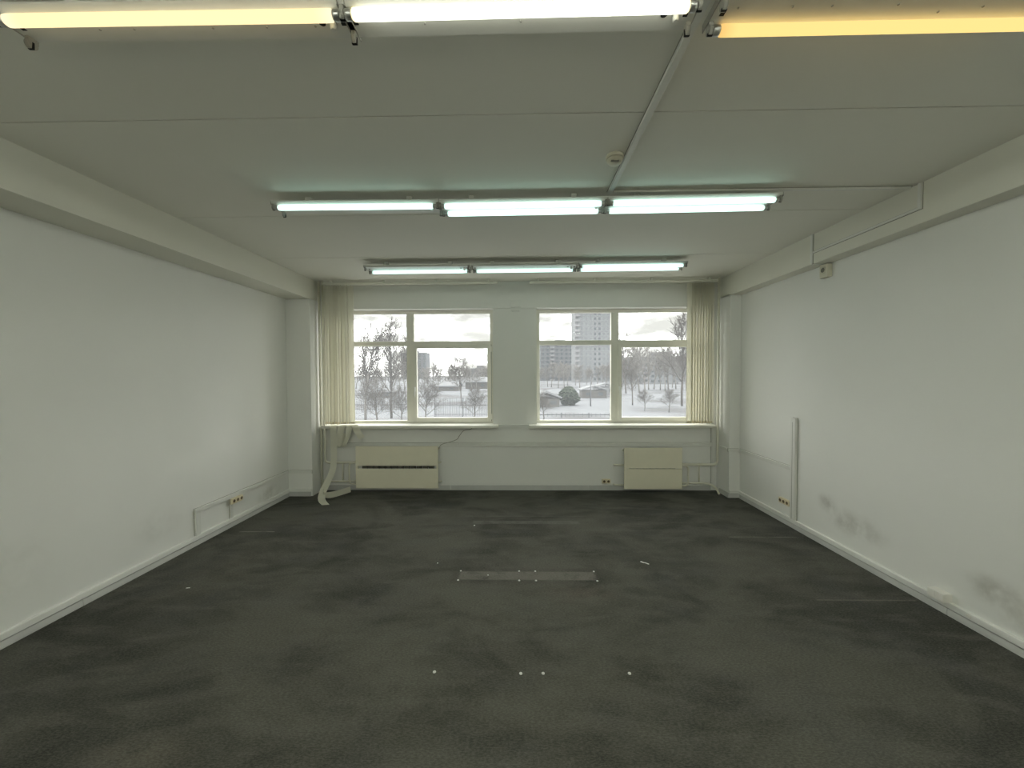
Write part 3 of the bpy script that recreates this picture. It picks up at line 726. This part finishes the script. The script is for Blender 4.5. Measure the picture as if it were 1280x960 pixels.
# ------------------------------------------------------------------ outside
GZ = -3.3
def bearing_x(u, y): return (u-649.0)/482.0*y      # plan position of a thing outside: bearing (in 1/482 of the room axis) times its distance in metres
tag(MB().box(-900, 900, 8.0, 1600, GZ-1, GZ).build('ground', 'snow'), 'snow-covered ground outside below the windows', 'ground', kind='structure')

# tower blocks
def block(name, xc, y, wd, dp, top, rot, mats, floors, cols, label, balc=(), dark=None):
    root = empty(name, (xc, y, GZ), label, 'building', rz=rot)
    hgt = top-GZ
    MB().box(-wd/2, wd/2, 0, dp, 0, hgt).build('walls', mats[0], root)
    MB().box(-wd/2-0.3, wd/2+0.3, -0.3, dp+0.3, hgt, hgt+0.9).build('parapet', mats[1], root)
    MB().box(-wd*0.12, wd*0.12, dp*0.3, dp*0.6, hgt+0.9, hgt+3.4).build('roof_housing', mats[1], root)
    fh = hgt/floors; cw = wd/cols
    wme = MB().box(-cw*0.23, cw*0.23, -0.05, 0.3, 0, fh*0.52).mesh('far_window'); wme.materials.append(MAT['pane_far'])
    wpl = MB().box(-cw*0.23, cw*0.23, -0.05, 0.3, 0, fh*0.52).mesh('far_window_pale'); wpl.materials.append(MAT['pane_pale'])
    bme = MB().box(-cw*0.46, cw*0.46, -1.0, 0.0, 0, fh*0.42, 0.0).mesh('balcony'); bme.materials.append(MAT['balcony'])
    lme = MB().box(-wd/2, wd/2, -0.06, 0.05, -0.10, 0.10).mesh('panel_joint'); lme.materials.append(MAT[mats[1]])
    for f in range(floors):
        for c in range(cols):
            x = -wd/2+cw*(c+0.5)
            link('window', wme if (dark is None or c in dark) else wpl, root, (x, 0, f*fh+fh*0.30))
            if c in balc: link('balcony', bme, root, (x, 0, f*fh))
        if f: link('panel_joint', lme, root, (0, 0, f*fh))
    return root
block('tower_block', bearing_x(743.5, 250), 250, 25.5, 18, 1.675+50, 0.0, ('panel_w', 'panel_g'), 17, 9, 'pale tall tower block seen through the window right of the pier', balc=(0,), dark=(4, 5))
block('apartment_block', bearing_x(702, 300), 300, 33, 14, 1.675+23.5, 0.10, ('panel_g', 'panel_w'), 9, 9, 'grey nine-storey apartment block left of the pale tower', balc=(2, 7))
block('tower_block', bearing_x(517, 480), 480, 31, 20, 1.675+27, 0.0, ('panel_d', 'panel_g'), 11, 6, 'distant slate tower block seen through the window left of the pier')
block('apartment_block', bearing_x(828, 190), 190, 40, 14, 1.675+7.5, -0.12, ('panel_w', 'panel_g'), 5, 12, 'low pale apartment block behind the trees right of the tower', balc=(3, 8))
block('apartment_block', bearing_x(600, 330), 330, 26, 14, 1.675+4.5, 0.0, ('panel_g', 'panel_d'), 3, 6, 'low distant grey building on the skyline beside the pier')

def shed(x, y, wd, dp, hw, hr, rot, label, mat='shed'):
    root = empty('shed', (x, y, GZ), label, 'shed', rz=rot)
    MB().box(-wd/2, wd/2, 0, dp, 0, hw).build('walls', mat, root)
    p = [(-wd/2-0.3, hw), (0, hw+hr), (wd/2+0.3, hw), (wd/2+0.3, hw+0.25), (0, hw+hr+0.3), (-wd/2-0.3, hw+0.25)]
    if wd > dp*1.3:
        p = [(-0.4, hw), (dp/2, hw+hr), (dp+0.4, hw), (dp+0.4, hw+0.3), (dp/2, hw+hr+0.35), (-0.4, hw+0.3)]
        MB().prism(p, 'x', -wd/2-0.3, wd/2+0.3).build('roof', 'roofsnow', root)
    else:
        MB().prism(p, 'y', -0.3, dp+0.3).build('roof', 'roofsnow', root)
    n = max(2, int(wd/3))
    for k in range(n):
        xx = -wd/2+wd*(k+0.5)/n
        MB().box(xx-0.5, xx+0.5, -0.05, 0.1, hw*0.35, hw*0.75).build('window', 'pane_far', root)
    return root
shed(bearing_x(474, 84), 84, 5, 4, 1.0, 0.7, 0.05, 'long low shed with snowy roof behind the left trees')
shed(bearing_x(556, 118), 118, 8, 6, 1.3, 1.2, -0.05, 'snowy roofed shed beyond the steel fence')
shed(bearing_x(596, 135), 135, 8, 6, 2.2, 1.6, 0.05, 'snowy roofed house right of the lone tree')
shed(bearing_x(683, 58), 58, 4.2, 6.5, 1.3, 0.9, 0.25, 'small gabled shed with snowy roof at the left edge of the right window')
shed(bearing_x(743, 80), 80, 5.0, 4, 1.6, 0.8, 0.0, 'little snow-topped kiosk below the pale tower')
shed(bearing_x(757, 95), 95, 5.0, 4, 1.8, 0.7, 0.0, 'snow-topped garage right of the street lamp', 'panel_w')

# steel fence with pickets
def fence(x0, x1, y, hgt, step, label):
    root = empty('steel_fence', ((x0+x1)/2, y, GZ), label, 'fence')
    ox = (x0+x1)/2
    pm = MB().box(-0.022, 0.022, -0.012, 0.012, 0.12, hgt).mesh('picket'); pm.materials.append(MAT['fence'])
    n = int((x1-x0)/step)
    for k in range(n+1): link('picket', pm, root, (x0-ox+k*step, 0, 0))
    for z in (0.30, hgt*0.62):
        MB().box(x0-ox, x1-ox, 0.013, 0.05, z, z+0.06).build('rail', 'fence', root)
    qm = MB().box(-0.05, 0.05, 0.0505, 0.14, 0, hgt+0.05).mesh('post'); qm.materials.append(MAT['fence'])
    m = int((x1-x0)/3)
    for k in range(m+1): link('post', qm, root, (x0-ox+(x1-x0)*k/m, 0, 0))
fence(bearing_x(543, 45), bearing_x(613, 45), 45, 2.25, 0.17, 'grey steel picket fence below the lone tree')
fence(bearing_x(436, 52), bearing_x(516, 52), 52, 1.5, 0.30, 'low grey fence behind the two tall trees')
fence(bearing_x(668, 44), bearing_x(770, 44), 44, 0.55, 0.5, 'very low rail fence below the small gabled shed')

lp = empty('street_lamp', (bearing_x(738, 60), 60, GZ), 'thin grey street lamp post in front of the pale tower', 'street lamp')
MB().tube([(0, 0, 0), (0, 0, 4.6)], [0.10, 0.07], 8).build('pole', 'fence', lp)
MB().tube(fillet([(0, 0, 4.6), (0, 0, 4.95), (0.7, 0, 5.05)], 0.25), 0.04, 6).build('arm', 'fence', lp)
MB().box(0.6, 1.05, -0.12, 0.12, 4.95, 5.08, 0.03).build('lantern', 'fence', lp)

# bare trees: three shapes, copied
def tree_mesh(seed, height, spread, levels, up, rmin):
    rnd = random.Random(seed); tr = MB(); br = MB()
    def grow(p, d, ln, r, lev):
        n = 5 if lev == 0 else (4 if lev == 1 else 3)
        pts = [Vector(p)]; dd = Vector(d); jit = (0.05, 0.13, 0.13, 0.11, 0.11)[lev]
        for i in range(n):
            dd = (dd+Vector((rnd.gauss(0, jit), rnd.gauss(0, jit), rnd.gauss(0, jit*0.5)+up*0.13*(lev > 0)))).normalized()
            pts.append(pts[-1]+dd*ln/n)
        rr = [max(r*(1-0.6*i/n), rmin) for i in range(n+1)]
        (tr if lev == 0 else br).tube(pts, rr, 6 if lev == 0 else 3)
        if lev >= levels: return
        k = (16, 9, 7, 4)[lev]
        for j in range(k):
            t0 = (0.26, 0.15, 0.1, 0.1)[lev]
            t = min(t0+(1.02-t0)*(j+rnd.random()*0.8)/k, 0.995)
            i = min(int(t*n), n-1); q = pts[i].lerp(pts[i+1], t*n-i)
            base = (pts[i+1]-pts[i]).normalized(); o = base.orthogonal().normalized(); o.rotate(Quaternion(base, j*2.4+rnd.uniform(-.5, .5)))
            an = rnd.uniform(0.40, 0.80)*spread
            nd = (base*math.cos(an)+o*math.sin(an)).normalized()
            f = (0.50, 0.52, 0.78, 0.6)[lev]*rnd.uniform(0.75, 1.15)*((1.25-0.85*t) if lev == 0 else (1.1-0.5*t))
            grow(q, nd, ln*f, rr[i]*0.5, lev+1)
    grow((0, 0, 0), (0, 0, 1), height*0.93, height*0.015, 0)
    a = tr.mesh('trunk_shape'); b = br.mesh('branch_shape'); return a, b
shapes = [tree_mesh(3, 10, 0.85, 3, 1.0, 0.016), tree_mesh(11, 10, 1.05, 3, 0.7, 0.016), tree_mesh(27, 10, 1.30, 3, 0.5, 0.019)]
for i, (a, b) in enumerate(shapes):
    a.materials.append(MAT['bark2' if i == 0 else 'bark']); b.materials.append(MAT['bark'])
far_shapes = [tree_mesh(5, 10, 0.85, 2, 1.0, 0.050), tree_mesh(13, 10, 1.05, 2, 0.8, 0.050), tree_mesh(29, 10, 1.35, 2, 0.6, 0.055)]
for a, b in far_shapes:
    a.materials.append(MAT['bark2']); b.materials.append(MAT['bark2'])
def tree(k, u, y, hgt, rz, label, group='bare trees outside', wide=1.0):
    root = empty('bare_tree', (bearing_x(u, y), y, GZ), label, 'tree', group, rz=rz)
    s = hgt/10; root.scale = (s*wide, s*wide, s)
    sh = (far_shapes if y > 80 else shapes)[k]
    link('trunk', sh[0], root); link('branches', sh[1], root)
tree(0, 455, 40, 9.5, 0.4, 'tall bare tree nearest the left blind', wide=1.0)
tree(1, 488, 44, 10.0, 1.9, 'tall bare tree just left of the left window mullion', wide=1.0)
tree(0, 519, 60, 9.6, 2.6, 'bare tree crossing the left window mullion')
tree(2, 576, 62, 8.0, 0.9, 'lone bare spreading tree behind the steel fence', wide=0.9)
tree(2, 592, 38, 3.6, 3.0, 'small bare bush in front of the steel fence', wide=1.2)
tree(2, 532, 36, 4.2, 5.0, 'bare bush at the lower left corner of the opening sash', wide=1.2)
tree(2, 470, 34, 4.2, 1.0, 'bare bush low in the left window beside the blind', wide=1.4)
tree(2, 500, 36, 3.6, 2.2, 'bare bush low in the left window by the mullion', wide=1.3)
tree(2, 790, 62, 7.0, 0.3, 'bare forked tree standing nearest in the right sash', wide=1.0)
tree(1, 851, 60, 13.0, 1.3, 'tallest bare tree beside the right blind')
tree(2, 805, 52, 2.6, 1.3, 'low bare bush in the snow under the right sash', wide=1.4)
tree(2, 835, 50, 2.8, 2.3, 'low bare bush beside the right blind', wide=1.4)
tree(2, 680, 40, 3.0, 0.3, 'low bare bush before the small gabled shed', wide=1.3)
rt = random.Random(8)
for k in range(15):                                     # grove right of the tower
    tree(k % 2 + (k % 5 == 0), 778+k*5.6+rt.uniform(-2, 2), 85+rt.uniform(0, 60), rt.uniform(10.5, 14), rt.uniform(0, 6), 'bare tree in the dense grove right of the pale tower', 'grove right of the pale tower')
for k in range(34):                                     # tree line behind the fences
    tree((k*2+1) % 3, 440+k*5.3+rt.uniform(-2, 2), 105+rt.uniform(0, 90), rt.uniform(6.5, 8.8), rt.uniform(0, 6), 'bare tree in the far tree line seen through the left window', 'far tree line in the left window', 1.5)
for k in range(14):
    tree((k*2) % 3, 676+k*6.8+rt.uniform(-3, 3), 125+rt.uniform(0, 60), rt.uniform(7, 9.5), rt.uniform(0, 6), 'bare tree at the foot of the tower blocks', 'trees at the foot of the towers', 1.3)

def conifer(u, y, hgt, wd, label):
    root = empty('conifer', (bearing_x(u, y), y, GZ), label, 'tree')
    MB().tube([(0, 0, 0), (0, 0, hgt)], [0.16, 0.03], 6).build('trunk', 'bark', root)
    rnd = random.Random(5); m = MB()
    for j in range(20):
        t = j/20; z = hgt*(0.06+0.92*t); R = wd*(0.45+1.1*t if t < 0.5 else 1.0*math.sqrt(max(0.04, 1-((t-0.5)/0.5)**2)))
        for i in range(14):
            a = 2*PI*(i+rnd.random()*0.6)/14; rr = R*rnd.uniform(0.75, 1.1)
            p = Vector((0, 0, z)); q = Vector((rr*math.cos(a), rr*math.sin(a), z-rr*0.35)); s = Vector((-math.sin(a), math.cos(a), 0))*rr*0.26
            md = p.lerp(q, 0.55)
            m.add([p, md+s, q, md-s, md+Vector((0, 0, 0.12*rr)), md-Vector((0, 0, 0.22*rr))], [(0, 1, 4), (1, 2, 4), (2, 3, 4), (3, 0, 4), (0, 5, 1), (1, 5, 2), (2, 5, 3), (3, 5, 0)])
    m.build('foliage', 'needle', root)
conifer(711, 62, 3.3, 2.0, 'dark rounded evergreen beside the small gabled shed')
